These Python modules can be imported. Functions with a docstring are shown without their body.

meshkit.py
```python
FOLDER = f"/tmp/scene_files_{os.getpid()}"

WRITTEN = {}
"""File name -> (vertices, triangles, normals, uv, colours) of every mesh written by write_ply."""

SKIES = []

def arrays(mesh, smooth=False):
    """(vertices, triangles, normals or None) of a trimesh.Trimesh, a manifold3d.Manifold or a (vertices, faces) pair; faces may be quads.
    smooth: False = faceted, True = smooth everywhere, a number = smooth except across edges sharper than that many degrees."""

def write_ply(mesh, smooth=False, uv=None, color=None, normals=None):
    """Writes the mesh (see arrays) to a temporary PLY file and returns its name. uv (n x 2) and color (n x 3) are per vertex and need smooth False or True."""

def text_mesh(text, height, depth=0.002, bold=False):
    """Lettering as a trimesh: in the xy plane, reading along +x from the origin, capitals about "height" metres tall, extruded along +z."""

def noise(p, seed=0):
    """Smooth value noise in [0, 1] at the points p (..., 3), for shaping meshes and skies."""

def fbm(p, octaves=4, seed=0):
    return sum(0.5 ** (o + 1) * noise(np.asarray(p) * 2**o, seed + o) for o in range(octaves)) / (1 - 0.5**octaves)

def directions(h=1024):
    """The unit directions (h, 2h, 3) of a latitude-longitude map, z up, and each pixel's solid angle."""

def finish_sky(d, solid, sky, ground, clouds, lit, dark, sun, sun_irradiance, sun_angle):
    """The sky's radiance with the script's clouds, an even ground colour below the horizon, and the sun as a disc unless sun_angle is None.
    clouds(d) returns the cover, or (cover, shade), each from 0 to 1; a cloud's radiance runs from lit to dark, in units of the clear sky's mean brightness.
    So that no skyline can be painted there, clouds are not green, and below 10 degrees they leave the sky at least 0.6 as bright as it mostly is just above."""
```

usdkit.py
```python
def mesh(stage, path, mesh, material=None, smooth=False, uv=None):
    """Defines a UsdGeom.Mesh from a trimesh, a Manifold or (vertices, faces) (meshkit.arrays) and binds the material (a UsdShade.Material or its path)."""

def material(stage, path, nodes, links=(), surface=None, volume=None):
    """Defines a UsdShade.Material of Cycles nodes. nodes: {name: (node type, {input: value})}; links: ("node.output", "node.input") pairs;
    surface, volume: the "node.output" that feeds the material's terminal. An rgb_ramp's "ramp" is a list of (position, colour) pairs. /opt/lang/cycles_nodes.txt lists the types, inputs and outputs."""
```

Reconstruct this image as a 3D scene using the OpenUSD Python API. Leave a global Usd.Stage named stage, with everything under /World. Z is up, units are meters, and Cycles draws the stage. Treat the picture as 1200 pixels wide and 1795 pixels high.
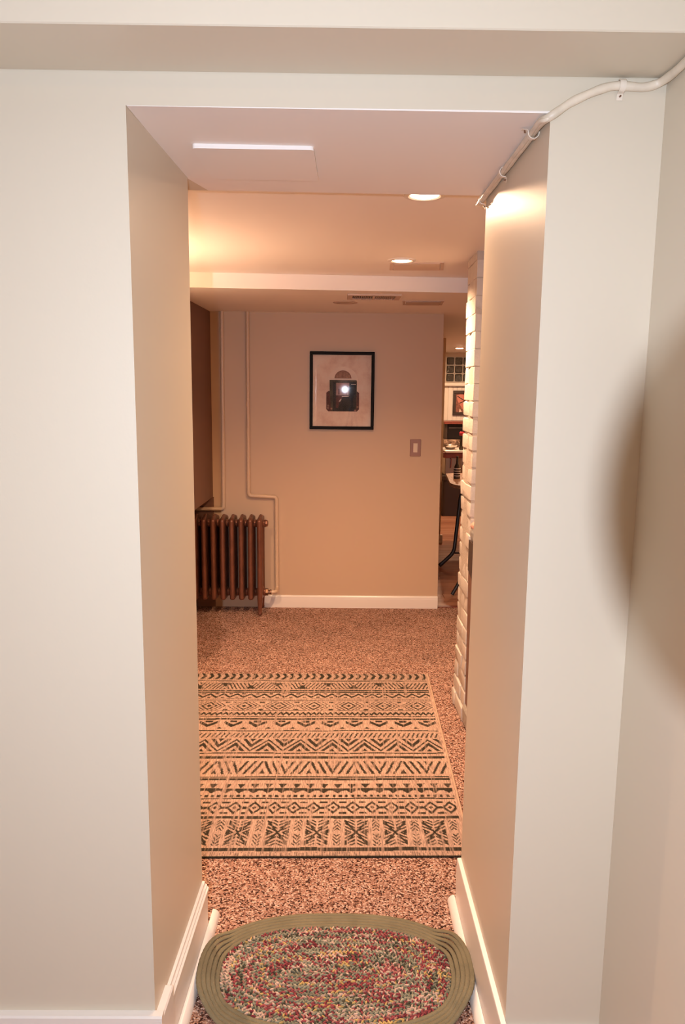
import math
import numpy as np
import trimesh
import manifold3d as m3
import shapely
from shapely.geometry import Polygon, LineString
import meshkit
import usdkit
from pxr import Usd, UsdGeom, UsdLux, UsdShade, Gf, Sdf, Vt

stage = Usd.Stage.CreateInMemory()
UsdGeom.SetStageUpAxis(stage, "Z")
UsdGeom.SetStageMetersPerUnit(stage, 1.0)
world = UsdGeom.Xform.Define(stage, "/World")
stage.SetDefaultPrim(world.GetPrim())
rng = np.random.default_rng(7)

# ------------------------------------------------------------------ camera
EYE = np.array([0.0, 0.0, 1.55])
FPX, PITCH, YAW, ROLL = 1330.93, 0.1586543, 0.0087616, 0.0103085
_F = np.array([math.sin(YAW) * math.cos(PITCH), math.cos(YAW) * math.cos(PITCH), -math.sin(PITCH)])
_R = np.array([math.cos(YAW), -math.sin(YAW), 0.0])
_U = np.cross(_R, _F)
VR, VU, VF = math.cos(ROLL) * _R + math.sin(ROLL) * _U, -math.sin(ROLL) * _R + math.cos(ROLL) * _U, _F
cam = UsdGeom.Camera.Define(stage, "/World/camera")
cam.CreateHorizontalApertureAttr(24.0)
cam.CreateVerticalApertureAttr(24.0 * 1795 / 1200)
cam.CreateFocalLengthAttr(24.0 * FPX / 1200)
cam.CreateClippingRangeAttr(Gf.Vec2f(0.05, 1000))
M = np.eye(4); M[0, :3], M[1, :3], M[2, :3], M[3, :3] = VR, VU, -VF, EYE
UsdGeom.Xformable(cam).AddTransformOp().Set(Gf.Matrix4d(*M.ravel().tolist()))
cam.CreateExposureAttr(0.0)

# light levels (lamps are built further down with these)
FLASH_POWER = 131000.0
FLASH_COLOR = (0.98, 1.09, 1.32)
LAMP_COLOR = (1.0, 0.63, 0.385)
LAMP_STRENGTH = 55000.0
FILL_STRENGTH = 145.0
BAR_STRENGTH = 1500.0
NEAR_LAMP_STRENGTH = 190.0
NEAR_LAMP_COLOR = (1.0, 0.60, 0.30)

# ------------------------------------------------------------------ helpers
def uniq(parent, name):
    p = f"{parent}/{name}"; k = 0
    while stage.GetPrimAtPath(p):
        k += 1; p = f"{parent}/{name}_{k:03d}"
    return p

def tag(prim, label=None, cat=None, group=None, kind=None):
    for k, v in (("label", label), ("category", cat), ("group", group), ("kind", kind)):
        if v: prim.SetCustomDataByKey(k, v)

LOCS = {}
def thing(name, label, cat, loc=(0, 0, 0), group=None):
    path = uniq("/World", name)
    x = UsdGeom.Xform.Define(stage, path); x.AddTranslateOp().Set(Gf.Vec3d(*map(float, loc)))
    tag(x.GetPrim(), label, cat, group); LOCS[path] = np.array(loc, float)
    return path

def base_of(path):
    while path and path not in LOCS:
        path = path.rsplit("/", 1)[0]
    return LOCS.get(path, np.zeros(3))

def part(parent, name, mesh, mat, smooth=30, label=None, kind=None):
    """One mesh in world coordinates under a thing or a part."""
    v, f = arr(mesh)
    path = uniq(parent, name)
    usdkit.mesh(stage, path, (v - base_of(parent), f), mat, smooth=smooth)
    if label or kind: tag(stage.GetPrimAtPath(path), label, None, None, kind)
    return path

def struct(name, mesh, mat, label, cat="wall", smooth=30):
    path = uniq("/World", name)
    usdkit.mesh(stage, path, arr(mesh), mat, smooth=smooth)
    tag(stage.GetPrimAtPath(path), label, cat, None, "structure")
    return path

def solo(name, mesh, mat, label, cat, group=None, smooth=30, kind=None):
    path = uniq("/World", name)
    usdkit.mesh(stage, path, arr(mesh), mat, smooth=smooth)
    tag(stage.GetPrimAtPath(path), label, cat, group, kind)
    return path

def arr(mesh):
    if hasattr(mesh, "to_mesh"):
        m = mesh.to_mesh(); return np.array(m.vert_properties[:, :3], float), np.array(m.tri_verts)
    if isinstance(mesh, tuple):
        v, f = np.asarray(mesh[0], float), np.asarray(mesh[1], int)
        if f.shape[1] == 4: f = np.vstack([f[:, [0, 1, 2]], f[:, [0, 2, 3]]])
        return v, f
    return np.array(mesh.vertices, float), np.array(mesh.faces)

def join(*ms):
    V, Fc, n = [], [], 0
    for m in ms:
        v, f = arr(m); V.append(v); Fc.append(f + n); n += len(v)
    return np.vstack(V), np.vstack(Fc)

def hull(pts):
    h = trimesh.convex.convex_hull(np.asarray(pts, float)); return h

def box(x0, x1, y0, y1, z0, z1, c=0.0):
    if c <= 0:
        return hull([(x, y, z) for x in (x0, x1) for y in (y0, y1) for z in (z0, z1)])
    P = []
    for x, sx in ((x0, 1), (x1, -1)):
        for y, sy in ((y0, 1), (y1, -1)):
            for z, sz in ((z0, 1), (z1, -1)):
                P += [(x, y + sy * c, z + sz * c), (x + sx * c, y, z + sz * c), (x + sx * c, y + sy * c, z)]
    return hull(P)

def prism(poly, z0, z1):
    """Vertical prism over an xy polygon (convex or not)."""
    m = trimesh.creation.extrude_polygon(Polygon(poly), z1 - z0, engine="earcut"); m.apply_translation((0, 0, z0)); return m

def quadbox(bot, top):
    return hull(list(bot) + list(top))

def smooth_path(pts, n=8):
    """Catmull-Rom through the points."""
    P = np.asarray(pts, float); P = np.vstack([2 * P[0] - P[1], P, 2 * P[-1] - P[-2]]); out = []
    for i in range(1, len(P) - 2):
        t = np.linspace(0, 1, n, endpoint=False)[:, None]
        a, b, c, d = P[i - 1], P[i], P[i + 1], P[i + 2]
        out.append(0.5 * (2 * b + (c - a) * t + (2 * a - 5 * b + 4 * c - d) * t**2 + (3 * b - a - 3 * c + d) * t**3))
    return np.vstack(out + [P[-2][None]])

def fillet_path(pts, r, n=6):
    P = np.asarray(pts, float); out = [P[0]]
    for i in range(1, len(P) - 1):
        a, b, c = P[i - 1], P[i], P[i + 1]
        u, v = (a - b) / np.linalg.norm(a - b), (c - b) / np.linalg.norm(c - b)
        s, e = b + u * r, b + v * r
        for t in np.linspace(0, 1, n + 1):
            out.append((1 - t) ** 2 * s + 2 * t * (1 - t) * b + t * t * e)
    out.append(P[-1]); return np.array(out)

def tube(pts, r, sides=12, closed=False, cap=True):
    """A round tube with parallel-transported rings; r a number or one per point."""
    P = np.asarray(pts, float); n = len(P); r = np.broadcast_to(r, n)
    T = np.roll(P, -1, 0) - np.roll(P, 1, 0) if closed else np.gradient(P, axis=0)
    T /= np.linalg.norm(T, axis=1, keepdims=True) + 1e-12
    a = np.cross(T[0], (0, 0, 1.0) if abs(T[0][2]) < 0.9 else (1.0, 0, 0)); a /= np.linalg.norm(a)
    th = np.arange(sides) * 2 * np.pi / sides; V = []
    for i in range(n):
        a = a - T[i] * (a @ T[i]); a /= np.linalg.norm(a); b = np.cross(T[i], a)
        V.append(P[i] + r[i] * (np.cos(th)[:, None] * a + np.sin(th)[:, None] * b))
    V = np.vstack(V); Fc = []
    for i in range(n if closed else n - 1):
        for j in range(sides):
            k = (i + 1) % n
            Fc.append((i * sides + j, i * sides + (j + 1) % sides, k * sides + (j + 1) % sides, k * sides + j))
    Fc = np.array(Fc); Fc = np.vstack([Fc[:, [0, 1, 2]], Fc[:, [0, 2, 3]]])
    if cap and not closed:
        V = np.vstack([V, P[0], P[-1]]); c0, c1 = len(V) - 2, len(V) - 1
        Fc = np.vstack([Fc, [(c0, (j + 1) % sides, j) for j in range(sides)], [(c1, (n - 1) * sides + j, (n - 1) * sides + (j + 1) % sides) for j in range(sides)]])
    return V, Fc

def cyl(c, r, z0, z1, n=32, r2=None):
    return lathe([(r, z0), (r if r2 is None else r2, z1)], c, n)

def lathe(prof, c=(0, 0), n=32):
    """Solid of revolution about a vertical axis through c; prof = (radius, z) from the bottom up, closed with caps."""
    th = np.arange(n) * 2 * np.pi / n; V, Fc = [], []
    for r, z in prof:
        V.append(np.stack([c[0] + r * np.cos(th), c[1] + r * np.sin(th), np.full(n, z)], 1))
    V = np.vstack(V); k = len(prof)
    for i in range(k - 1):
        for j in range(n):
            Fc.append((i * n + j, i * n + (j + 1) % n, (i + 1) * n + (j + 1) % n, (i + 1) * n + j))
    Fc = np.array(Fc); Fc = np.vstack([Fc[:, [0, 1, 2]], Fc[:, [0, 2, 3]]])
    V = np.vstack([V, [(c[0], c[1], prof[0][1]), (c[0], c[1], prof[-1][1])]])
    a, b = len(V) - 2, len(V) - 1
    Fc = np.vstack([Fc, [(a, (j + 1) % n, j) for j in range(n)], [(b, (k - 1) * n + j, (k - 1) * n + (j + 1) % n) for j in range(n)]])
    return V, Fc

def profile_run(p0, p1, out, prof):
    """Sweeps a closed moulding profile [(distance out, height)] from p0 to p1 (floor points on the wall); out = unit vector away from the wall."""
    p0, p1, out = np.array(p0, float), np.array(p1, float), np.array(out, float)
    n = len(prof); V = []
    for p in (p0, p1):
        V += [p + out * d + np.array([0, 0, h]) for d, h in prof]
    poly = Polygon(prof); vv, tri = trimesh.creation.triangulate_polygon(poly, engine="earcut")
    Fc = [(i, (i + 1) % n, n + (i + 1) % n) for i in range(n)] + [(i, n + (i + 1) % n, n + i) for i in range(n)]
    idx = [int(np.argmin(np.abs(np.array(prof) - q).sum(1))) for q in vv]
    for t in tri:
        a, b, c = (idx[i] for i in t); Fc += [(a, c, b), (n + a, n + b, n + c)]
    m = trimesh.Trimesh(np.array(V), np.array(Fc), process=False); m.fix_normals(); return m

# ------------------------------------------------------------------ materials
LK = "/World/Looks/"
def mat(name, color, rough=0.5, metal=0.0, bump=None, vary=None, spec=None, coat=0.0, sheen=0.0):
    """Principled paint; bump=(scale, strength, distance); vary=(scale, amount) for a slight tonal mottle."""
    pb = {"base_color": color, "roughness": rough, "metallic": metal}
    if spec is not None: pb["specular_ior_level"] = spec
    if coat: pb["coat_weight"] = coat
    nodes, links = {"p": ("principled_bsdf", pb)}, []
    if bump or vary: nodes["t"] = ("texture_coordinate", {})
    if bump:
        nodes["bn"] = ("noise_texture", {"scale": bump[0], "detail": 4.0}); nodes["b"] = ("bump", {"strength": bump[1], "distance": bump[2]})
        links += [("t.object", "bn.vector"), ("bn.fac", "b.height"), ("b.normal", "p.normal")]
    if vary:
        c = np.array(color)
        nodes["vn"] = ("noise_texture", {"scale": vary[0], "detail": 3.0})
        nodes["vr"] = ("rgb_ramp", {"ramp": [(0.3, tuple(c * (1 - vary[1]))), (0.7, tuple(np.minimum(c * (1 + vary[1]), 1)))]})
        links += [("t.object", "vn.vector"), ("vn.fac", "vr.fac"), ("vr.color", "p.base_color")]
    return usdkit.material(stage, LK + name, nodes, links, surface="p.BSDF")

def glow(name, color, strength):
    return usdkit.material(stage, LK + name, {"e": ("emission", {"color": color, "strength": strength})}, surface="e.emission")

CREAM = mat("cream_wall_paint", (0.68, 0.60, 0.465), 0.42, bump=(160, 0.06, 0.002))
BEIGE = mat("beige_wall_paint", (0.62, 0.45, 0.30), 0.45, bump=(150, 0.06, 0.002))
CEIL = mat("ceiling_paint", (0.90, 0.835, 0.77), 0.5, bump=(120, 0.05, 0.002))
BROWN_SHADE = mat("brown_shade_paint", (0.20, 0.10, 0.065), 0.5, bump=(150, 0.05, 0.002))  # dark brown carries the shade beside the left jamb in its colour
WHITE = mat("white_trim_paint", (0.86, 0.80, 0.72), 0.3, bump=(60, 0.03, 0.002))
PANEL = mat("panel_paint", (0.90, 0.84, 0.78), 0.4)
DULLMETAL = mat("painted_register_metal", (0.50, 0.36, 0.27), 0.45)
DARK = mat("dark_void", (0.02, 0.015, 0.012), 0.8)
BRONZE = mat("bronze_radiator_paint", (0.21, 0.085, 0.052), 0.33, metal=0.5, bump=(90, 0.12, 0.003), vary=(12, 0.18))
PIPE = mat("cream_pipe_paint", (0.68, 0.50, 0.34), 0.35)
VENTM = mat("vent_enamel", (0.60, 0.45, 0.35), 0.4)
PANELTAN = mat("access_panel_paint", (0.66, 0.50, 0.39), 0.45)
BRASS = mat("aged_brass", (0.24, 0.13, 0.08), 0.4, metal=0.8)
BLACKFRAME = mat("black_frame_lacquer", (0.010, 0.009, 0.008), 0.6, spec=0.15)
BRICKWHITE = mat("white_painted_brick", (0.62, 0.55, 0.47), 0.55, bump=(70, 0.35, 0.006), vary=(18, 0.06))
MORTAR = mat("painted_mortar", (0.52, 0.44, 0.36), 0.6, bump=(90, 0.4, 0.006))
CABLEM = mat("painted_cable", (0.74, 0.64, 0.50), 0.4, vary=(25, 0.10), bump=(50, 0.1, 0.003))
CLIPM = mat("cable_clip_plastic", (0.80, 0.70, 0.57), 0.35)
DARKWOOD = mat("dark_brown_wood", (0.17, 0.075, 0.045), 0.45, vary=(30, 0.2))
BLACKWOOD = mat("near_black_wood", (0.045, 0.025, 0.018), 0.5)
STONE = mat("grey_hearth_stone", (0.36, 0.31, 0.25), 0.7, bump=(60, 0.4, 0.006), vary=(40, 0.25))
STEEL = mat("brushed_steel", (0.55, 0.50, 0.45), 0.28, metal=1.0)
BLACKTUBE = mat("black_metal_tube", (0.03, 0.024, 0.022), 0.35)
BLACKGLOSS = mat("black_gloss", (0.015, 0.012, 0.012), 0.2)
MAROON = mat("maroon_wood", (0.20, 0.05, 0.035), 0.35, vary=(20, 0.2))
REDPETAL = mat("red_petals", (0.45, 0.03, 0.04), 0.6)
SWITCHM = mat("mauve_switch_plate", (0.36, 0.20, 0.155), 0.4)
ROCKER = mat("ivory_rocker", (0.80, 0.68, 0.53), 0.35)
PINKCER = mat("pink_ceramic", (0.62, 0.33, 0.24), 0.4, vary=(60, 0.2))

def wood(name, a, b, scale=(2.0, 30.0, 30.0)):
    return usdkit.material(stage, LK + name, {
        "t": ("texture_coordinate", {}), "m": ("mapping", {"scale": scale}), "n": ("noise_texture", {"scale": 3.0, "detail": 6.0, "distortion": 0.6}),
        "o": ("object_info", {}), "r": ("rgb_ramp", {"ramp": [(0.3, a), (0.7, b)]}), "p": ("principled_bsdf", {"roughness": 0.35})},
        [("t.object", "m.vector"), ("m.vector", "n.vector"), ("n.fac", "r.fac"), ("r.color", "p.base_color")], surface="p.BSDF")
FLOORWOOD = [wood("oak_plank_a", (0.33, 0.135, 0.075), (0.44, 0.20, 0.115)), wood("oak_plank_b", (0.27, 0.105, 0.06), (0.38, 0.165, 0.095)), wood("oak_plank_c", (0.38, 0.17, 0.10), (0.50, 0.245, 0.15))]
TABLEWOOD = wood("table_top_wood", (0.38, 0.19, 0.10), (0.62, 0.36, 0.22), (30, 3, 30))

# carpet: short frieze pile of mixed brown, tan and pinkish flecks
CARPET = usdkit.material(stage, LK + "flecked_carpet", {
    "t": ("texture_coordinate", {}),
    "w": ("noise_texture", {"scale": 60.0, "detail": 2.0}), "wa": ("vector_math", {"math_type": "multiply_add", "vector2": (0.004, 0.004, 0.004)}),
    "v": ("voronoi_texture", {"scale": 215.0}), "s": ("separate_color", {}),
    "r": ("rgb_ramp", {"interpolate": False, "ramp": [(0.0, (0.07, 0.03, 0.02)), (0.14, (0.20, 0.09, 0.06)), (0.29, (0.46, 0.24, 0.165)), (0.55, (0.60, 0.345, 0.25)), (0.82, (0.86, 0.60, 0.47))]}),
    "big": ("noise_texture", {"scale": 5.0, "detail": 4.0}), "br": ("rgb_ramp", {"ramp": [(0.3, (0.80, 0.80, 0.80)), (0.7, (1.0, 1.0, 1.0))]}),
    "mx": ("mix", {"mix_type": "multiply", "fac": 1.0}),
    "h": ("voronoi_texture", {"scale": 215.0}), "b": ("bump", {"strength": 0.9, "distance": 0.006, "invert": True}),
    "p": ("principled_bsdf", {"roughness": 0.95, "specular_ior_level": 0.1})},
    [("t.object", "w.vector"), ("w.color", "wa.vector1"), ("t.object", "wa.vector3"), ("wa.vector", "v.vector"), ("wa.vector", "h.vector"), ("v.color", "s.color"), ("s.r", "r.fac"),
     ("t.object", "big.vector"), ("big.fac", "br.fac"), ("r.color", "mx.color1"), ("br.color", "mx.color2"), ("mx.color", "p.base_color"),
     ("h.distance", "b.height"), ("b.normal", "p.normal")], surface="p.BSDF")

# woven rug: printed colour sits in the mesh, threads in the material
RUGM = usdkit.material(stage, LK + "flat_woven_rug", {
    "a": ("attribute", {"attribute": "tint"}), "t": ("texture_coordinate", {}),
    "m": ("mapping", {"scale": (420.0, 26.0, 1.0)}), "n": ("noise_texture", {"scale": 1.0, "detail": 3.0}),
    "r": ("rgb_ramp", {"ramp": [(0.30, (0.44, 0.44, 0.44)), (0.60, (1.16, 1.16, 1.16))]}), "x": ("mix", {"mix_type": "multiply", "fac": 1.0}),
    "m2": ("mapping", {"scale": (900.0, 900.0, 1.0)}), "n2": ("noise_texture", {"scale": 0.5, "detail": 1.0}),
    "b": ("bump", {"strength": 0.5, "distance": 0.003}), "p": ("principled_bsdf", {"roughness": 0.9, "specular_ior_level": 0.15})},
    [("t.object", "m.vector"), ("m.vector", "n.vector"), ("n.fac", "r.fac"), ("a.color", "x.color1"), ("r.color", "x.color2"), ("x.color", "p.base_color"),
     ("t.object", "m2.vector"), ("m2.vector", "n2.vector"), ("n2.fac", "b.height"), ("b.normal", "p.normal")], surface="p.BSDF")
YARN = usdkit.material(stage, LK + "braided_yarn", {
    "a": ("attribute", {"attribute": "tint"}), "t": ("texture_coordinate", {}), "n": ("noise_texture", {"scale": 500.0, "detail": 2.0}),
    "b": ("bump", {"strength": 0.4, "distance": 0.002}), "p": ("principled_bsdf", {"roughness": 0.85, "specular_ior_level": 0.2})},
    [("a.color", "p.base_color"), ("t.object", "n.vector"), ("n.fac", "b.height"), ("b.normal", "p.normal")], surface="p.BSDF")
GREENBRAID = mat("green_braid", (0.215, 0.185, 0.11), 0.85, bump=(380, 0.7, 0.003), vary=(14, 0.14), spec=0.2)

PICGLASS = usdkit.material(stage, LK + "picture_glass", {
    "tr": ("transparent_bsdf", {"color": (1, 1, 1)}), "g": ("glossy_bsdf", {"color": (1, 1, 1), "roughness": 0.018}), "f": ("fresnel", {"IOR": 1.5}), "x": ("mix_closure", {})},
    [("f.fac", "x.fac"), ("tr.BSDF", "x.closure1"), ("g.BSDF", "x.closure2")], surface="x.closure")
GLASSBLOCK = usdkit.material(stage, LK + "glass_block_glass", {
    "t": ("texture_coordinate", {}), "n": ("noise_texture", {"scale": 26.0, "detail": 2.0, "distortion": 1.5}), "b": ("bump", {"strength": 1.0, "distance": 0.02}),
    "p": ("principled_bsdf", {"base_color": (0.05, 0.045, 0.035), "roughness": 0.08, "specular_ior_level": 1.0})},
    [("t.object", "n.vector"), ("n.fac", "b.height"), ("b.normal", "p.normal")], surface="p.BSDF")
BOTTLEGLASS = mat("dark_bottle_glass", (0.06, 0.045, 0.03), 0.08, spec=0.9)
PAPER = usdkit.material(stage, LK + "aged_paper", {
    "t": ("texture_coordinate", {}), "n": ("noise_texture", {"scale": 9.0, "detail": 6.0, "roughness": 0.6}),
    "r": ("rgb_ramp", {"ramp": [(0.28, (0.74, 0.46, 0.34)), (0.5, (0.90, 0.66, 0.52)), (0.75, (0.95, 0.76, 0.62))]}), "p": ("principled_bsdf", {"roughness": 0.8})},
    [("t.object", "n.vector"), ("n.fac", "r.fac"), ("r.color", "p.base_color")], surface="p.BSDF")
STONESTRIP = usdkit.material(stage, LK + "mottled_stone", {
    "t": ("texture_coordinate", {}), "n": ("noise_texture", {"scale": 18.0, "detail": 5.0, "distortion": 1.0}),
    "r": ("rgb_ramp", {"ramp": [(0.35, (0.06, 0.03, 0.02)), (0.5, (0.35, 0.22, 0.15)), (0.65, (0.62, 0.45, 0.33))]}), "p": ("principled_bsdf", {"roughness": 0.3})},
    [("t.object", "n.vector"), ("n.fac", "r.fac"), ("r.color", "p.base_color")], surface="p.BSDF")

# ------------------------------------------------------------------ room shell
ZC, ZL, ZS, ZB, ZN = 2.150, 2.072, 2.064, 2.122, 2.42   # far ceiling, lower ceiling, passage soffit, bulkhead underside, near ceiling
# one carpet runs from the near room under the doorway to the back room's threshold
struct("floor", box(-3.3, 2.4, -4.6, 5.345, -0.05, 0.0), CARPET, "flecked brown and pink carpet running through the doorway to the tan far wall", "carpet")
fw = struct("floor", box(-2.4, 3.2, 5.349, 10.6, -0.06, -0.012), MORTAR, "wooden plank floor of the bar room beyond the brick column", "floor")
y0 = 5.353; k = 0
while y0 < 10.5:
    y1 = min(y0 + 0.118, 10.52); xa = -0.4 - 0.9 * rng.random()
    for xb in (xa + 1.5 + rng.random() * 0.5, 3.1):
        if xb > 0.6:
            part(fw, "plank", box(max(xa, 0.2) + 0.001, xb - 0.001, y0 + 0.001, y1 - 0.001, -0.012, -0.0005 * rng.random(), 0.0015), FLOORWOOD[int(rng.integers(3))], smooth=False)
        xa = xb
    y0 = y1; k += 1

# the thick basement wall with its passage
TL, TR, FL, FR = (-0.393, 1.5), (0.390, 1.5), (-0.373, 1.981), (0.388, 2.1)
mani = lambda m: m3.Manifold(m3.Mesh(np.asarray(arr(m)[0], np.float32), np.asarray(arr(m)[1], np.uint32)))
solid = lambda poly, z0, z1: m3.CrossSection([np.array(poly, float)]).extrude(z1 - z0).translate((0, 0, z0))
front = solid([(-3.2, 1.5), (0.75, 1.5), (0.75, 2.1), (-0.42, 2.1), (-0.42, 1.981), (-3.2, 1.981)], 0, ZN) - solid([TL, TR, FR, (0.388, 2.2), (-0.5, 2.2), (-0.5, FL[1]), FL], -0.1, ZS)
struct("wall_front", front, CREAM, "cream near wall around the doorway with thick passage sides", smooth=False)
hb = [(-0.3915, 1.5005, ZS - 0.0005), (0.3895, 1.5005, ZS - 0.0035), (0.3875, 2.0995, ZS - 0.0045), (-0.3725, 2.0995, ZS + 0.0005)]
struct("ceiling_passage", quadbox([(x, y, z - 0.0003) for x, y, z in hb], [(x, y, ZS + 0.01) for x, y, z in hb]), CEIL, "pinkish white soffit over the doorway passage with an access hatch", "ceiling")
struct("wall_bulkhead", box(-3.2, 0.75, 1.318, 1.4995, ZB, ZN, 0.002), CREAM, "cream boxed bulkhead running across the top above the doorway", "bulkhead")
struct("wall_right", box(0.601, 0.75, -4.5, 1.5, 0, ZN), CREAM, "cream side wall at the right edge with a round shadow on it")
struct("wall_left", box(-3.3, -3.2, -4.5, 1.981, 0, ZN), CREAM, "cream side wall of the near room out of frame at the left")
struct("wall_behind", box(-3.3, 0.75, -4.6, -4.5, 0, ZN), CREAM, "cream wall behind the photographer")
struct("ceiling_near", box(-3.3, 0.75, -4.6, 2.1, ZN, ZN + 0.08), CEIL, "white ceiling of the near room above the bulkhead", "ceiling")

# far room
struct("ceiling", prism([(-2.4, 2.101), (2.4, 2.101), (2.4, 4.9), (-2.4, 4.9)], ZC, ZC + 0.08), CEIL, "white ceiling with two glowing recessed lights beyond the doorway", "ceiling")
struct("ceiling_low", prism([(-2.4, 3.985), (2.4, 4.30), (3.2, 5.0), (3.2, 10.7), (-2.4, 10.7)], ZL, ZC - 0.0005), CEIL, "dropped ceiling with a pale step edge in front of the tan back wall", "ceiling")
struct("wall_back", quadbox([(-2.4, 5.317, 0), (0.739, 5.317, 0), (0.739, 5.43, 0), (-2.4, 5.43, 0)], [(-2.4, 5.317, ZL), (0.724, 5.317, ZL), (0.724, 5.43, ZL), (-2.4, 5.43, ZL)]), BEIGE, "tan back wall with framed picture and light switch")
struct("wall_far_left", box(-2.4, -1.32, 1.981, 5.317, 0, ZC), BROWN_SHADE, "brown side wall of the far room left of the radiator")
struct("wall_far_right", box(2.3, 2.4, 2.1, 5.4, 0, ZC), BEIGE, "tan side wall of the far room behind the brick column")
struct("wall_far_near", join(box(-2.4, -1.8, 1.982, 2.0, 0, ZC), box(0.75, 2.4, 2.02, 2.1, 0, ZC)), BEIGE, "tan wall on the far room's doorway side")
struct("trim_1", quadbox([(-1.34, 4.20, 0.80), (-0.900, 4.20, 0.80), (-0.868, 5.3165, 0.80), (-1.34, 5.3165, 0.80)], [(-1.34, 4.20, ZL - 0.0003), (-0.900, 4.20, ZL - 0.0003), (-0.868, 5.3165, ZL - 0.0003), (-1.34, 5.3165, ZL - 0.0003)]), BROWN_SHADE, "added chase above the radiator, painted dark brown for the shade at the left jamb", "boxing")  # boxing added here; its brown paints the shade by the left jamb
struct("trim_3", box(-1.32, -0.862, 5.311, 5.3168, 0.0, 0.80), BROWN_SHADE, "added dark brown strip painting shade behind the left end of the radiator", "boxing")  # strip added to paint the shaded patch of wall dark
struct("wall_bar_left", box(-0.4, 1.078, 7.70, 7.82, 0, ZL), BEIGE, "tan partition end seen in the gap beside the back wall")
struct("wall_bar_back", box(0.2, 3.2, 10.45, 10.55, 0, ZL), BEIGE, "back wall of the bar room with glass block window")
struct("wall_bar_right", box(3.1, 3.2, 5.0, 10.5, 0, ZL), BEIGE, "right wall of the bar room hidden behind the brick column")

# baseboards
bb_far = [(0, 0), (0.016, 0), (0.016, 0.062), (0.013, 0.070), (0.013, 0.080), (0.008, 0.088), (0, 0.090)]
struct("baseboard_back", profile_run((-0.52, 5.317, 0), (0.739, 5.317, 0), (0, -1, 0), bb_far), WHITE, "white baseboard along the tan back wall", "baseboard")
struct("baseboard_bar", profile_run((0.5, 7.70, 0), (1.10, 7.70, 0), (0, -1, 0), bb_far), WHITE, "white baseboard scrap on the partition in the gap", "baseboard")
struct("trim_2", box(0.739, 2.3, 5.33, 5.372, -0.01, 0.006, 0.003), MAROON, "dark wooden threshold strip where carpet meets plank floor", "threshold")
dl = np.array([FL[0] - TL[0], FL[1] - TL[1], 0]); dl /= np.linalg.norm(dl); nl = np.array([dl[1], -dl[0], 0])
dr = np.array([FR[0] - TR[0], FR[1] - TR[1], 0]); dr /= np.linalg.norm(dr); nr = np.array([-dr[1], dr[0], 0])
def onl(y): return np.array([TL[0] + (y - 1.5) * dl[0] / dl[1], y, 0])
def onr(y): return np.array([TR[0] + (y - 1.5) * dr[0] / dr[1], y, 0])
cap = [(0, 0), (0.014, 0), (0.014, 0.128), (0.018, 0.131), (0.018, 0.139), (0.013, 0.142), (0.013, 0.147), (0.008, 0.150), (0.007, 0.157), (0, 0.158)]
flat = [(0, 0), (0.019, 0), (0.019, 0.166), (0.016, 0.170), (0, 0.170)]
flat2 = [(0, 0), (0.013, 0), (0.013, 0.152), (0.011, 0.156), (0, 0.157)]
shoe = lambda b, w, h: [(b, 0)] + [(b + w * math.sin(a), h * math.cos(a)) for a in np.linspace(math.pi / 2, 0, 7)]
p = struct("baseboard_passage_left", profile_run(onl(1.585), onl(1.985), nl, cap), WHITE, "moulded white baseboard on the passage's left side", "baseboard")
part(p, "corner_block", profile_run(onl(1.481), onl(1.585), nl, flat), WHITE)
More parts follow.
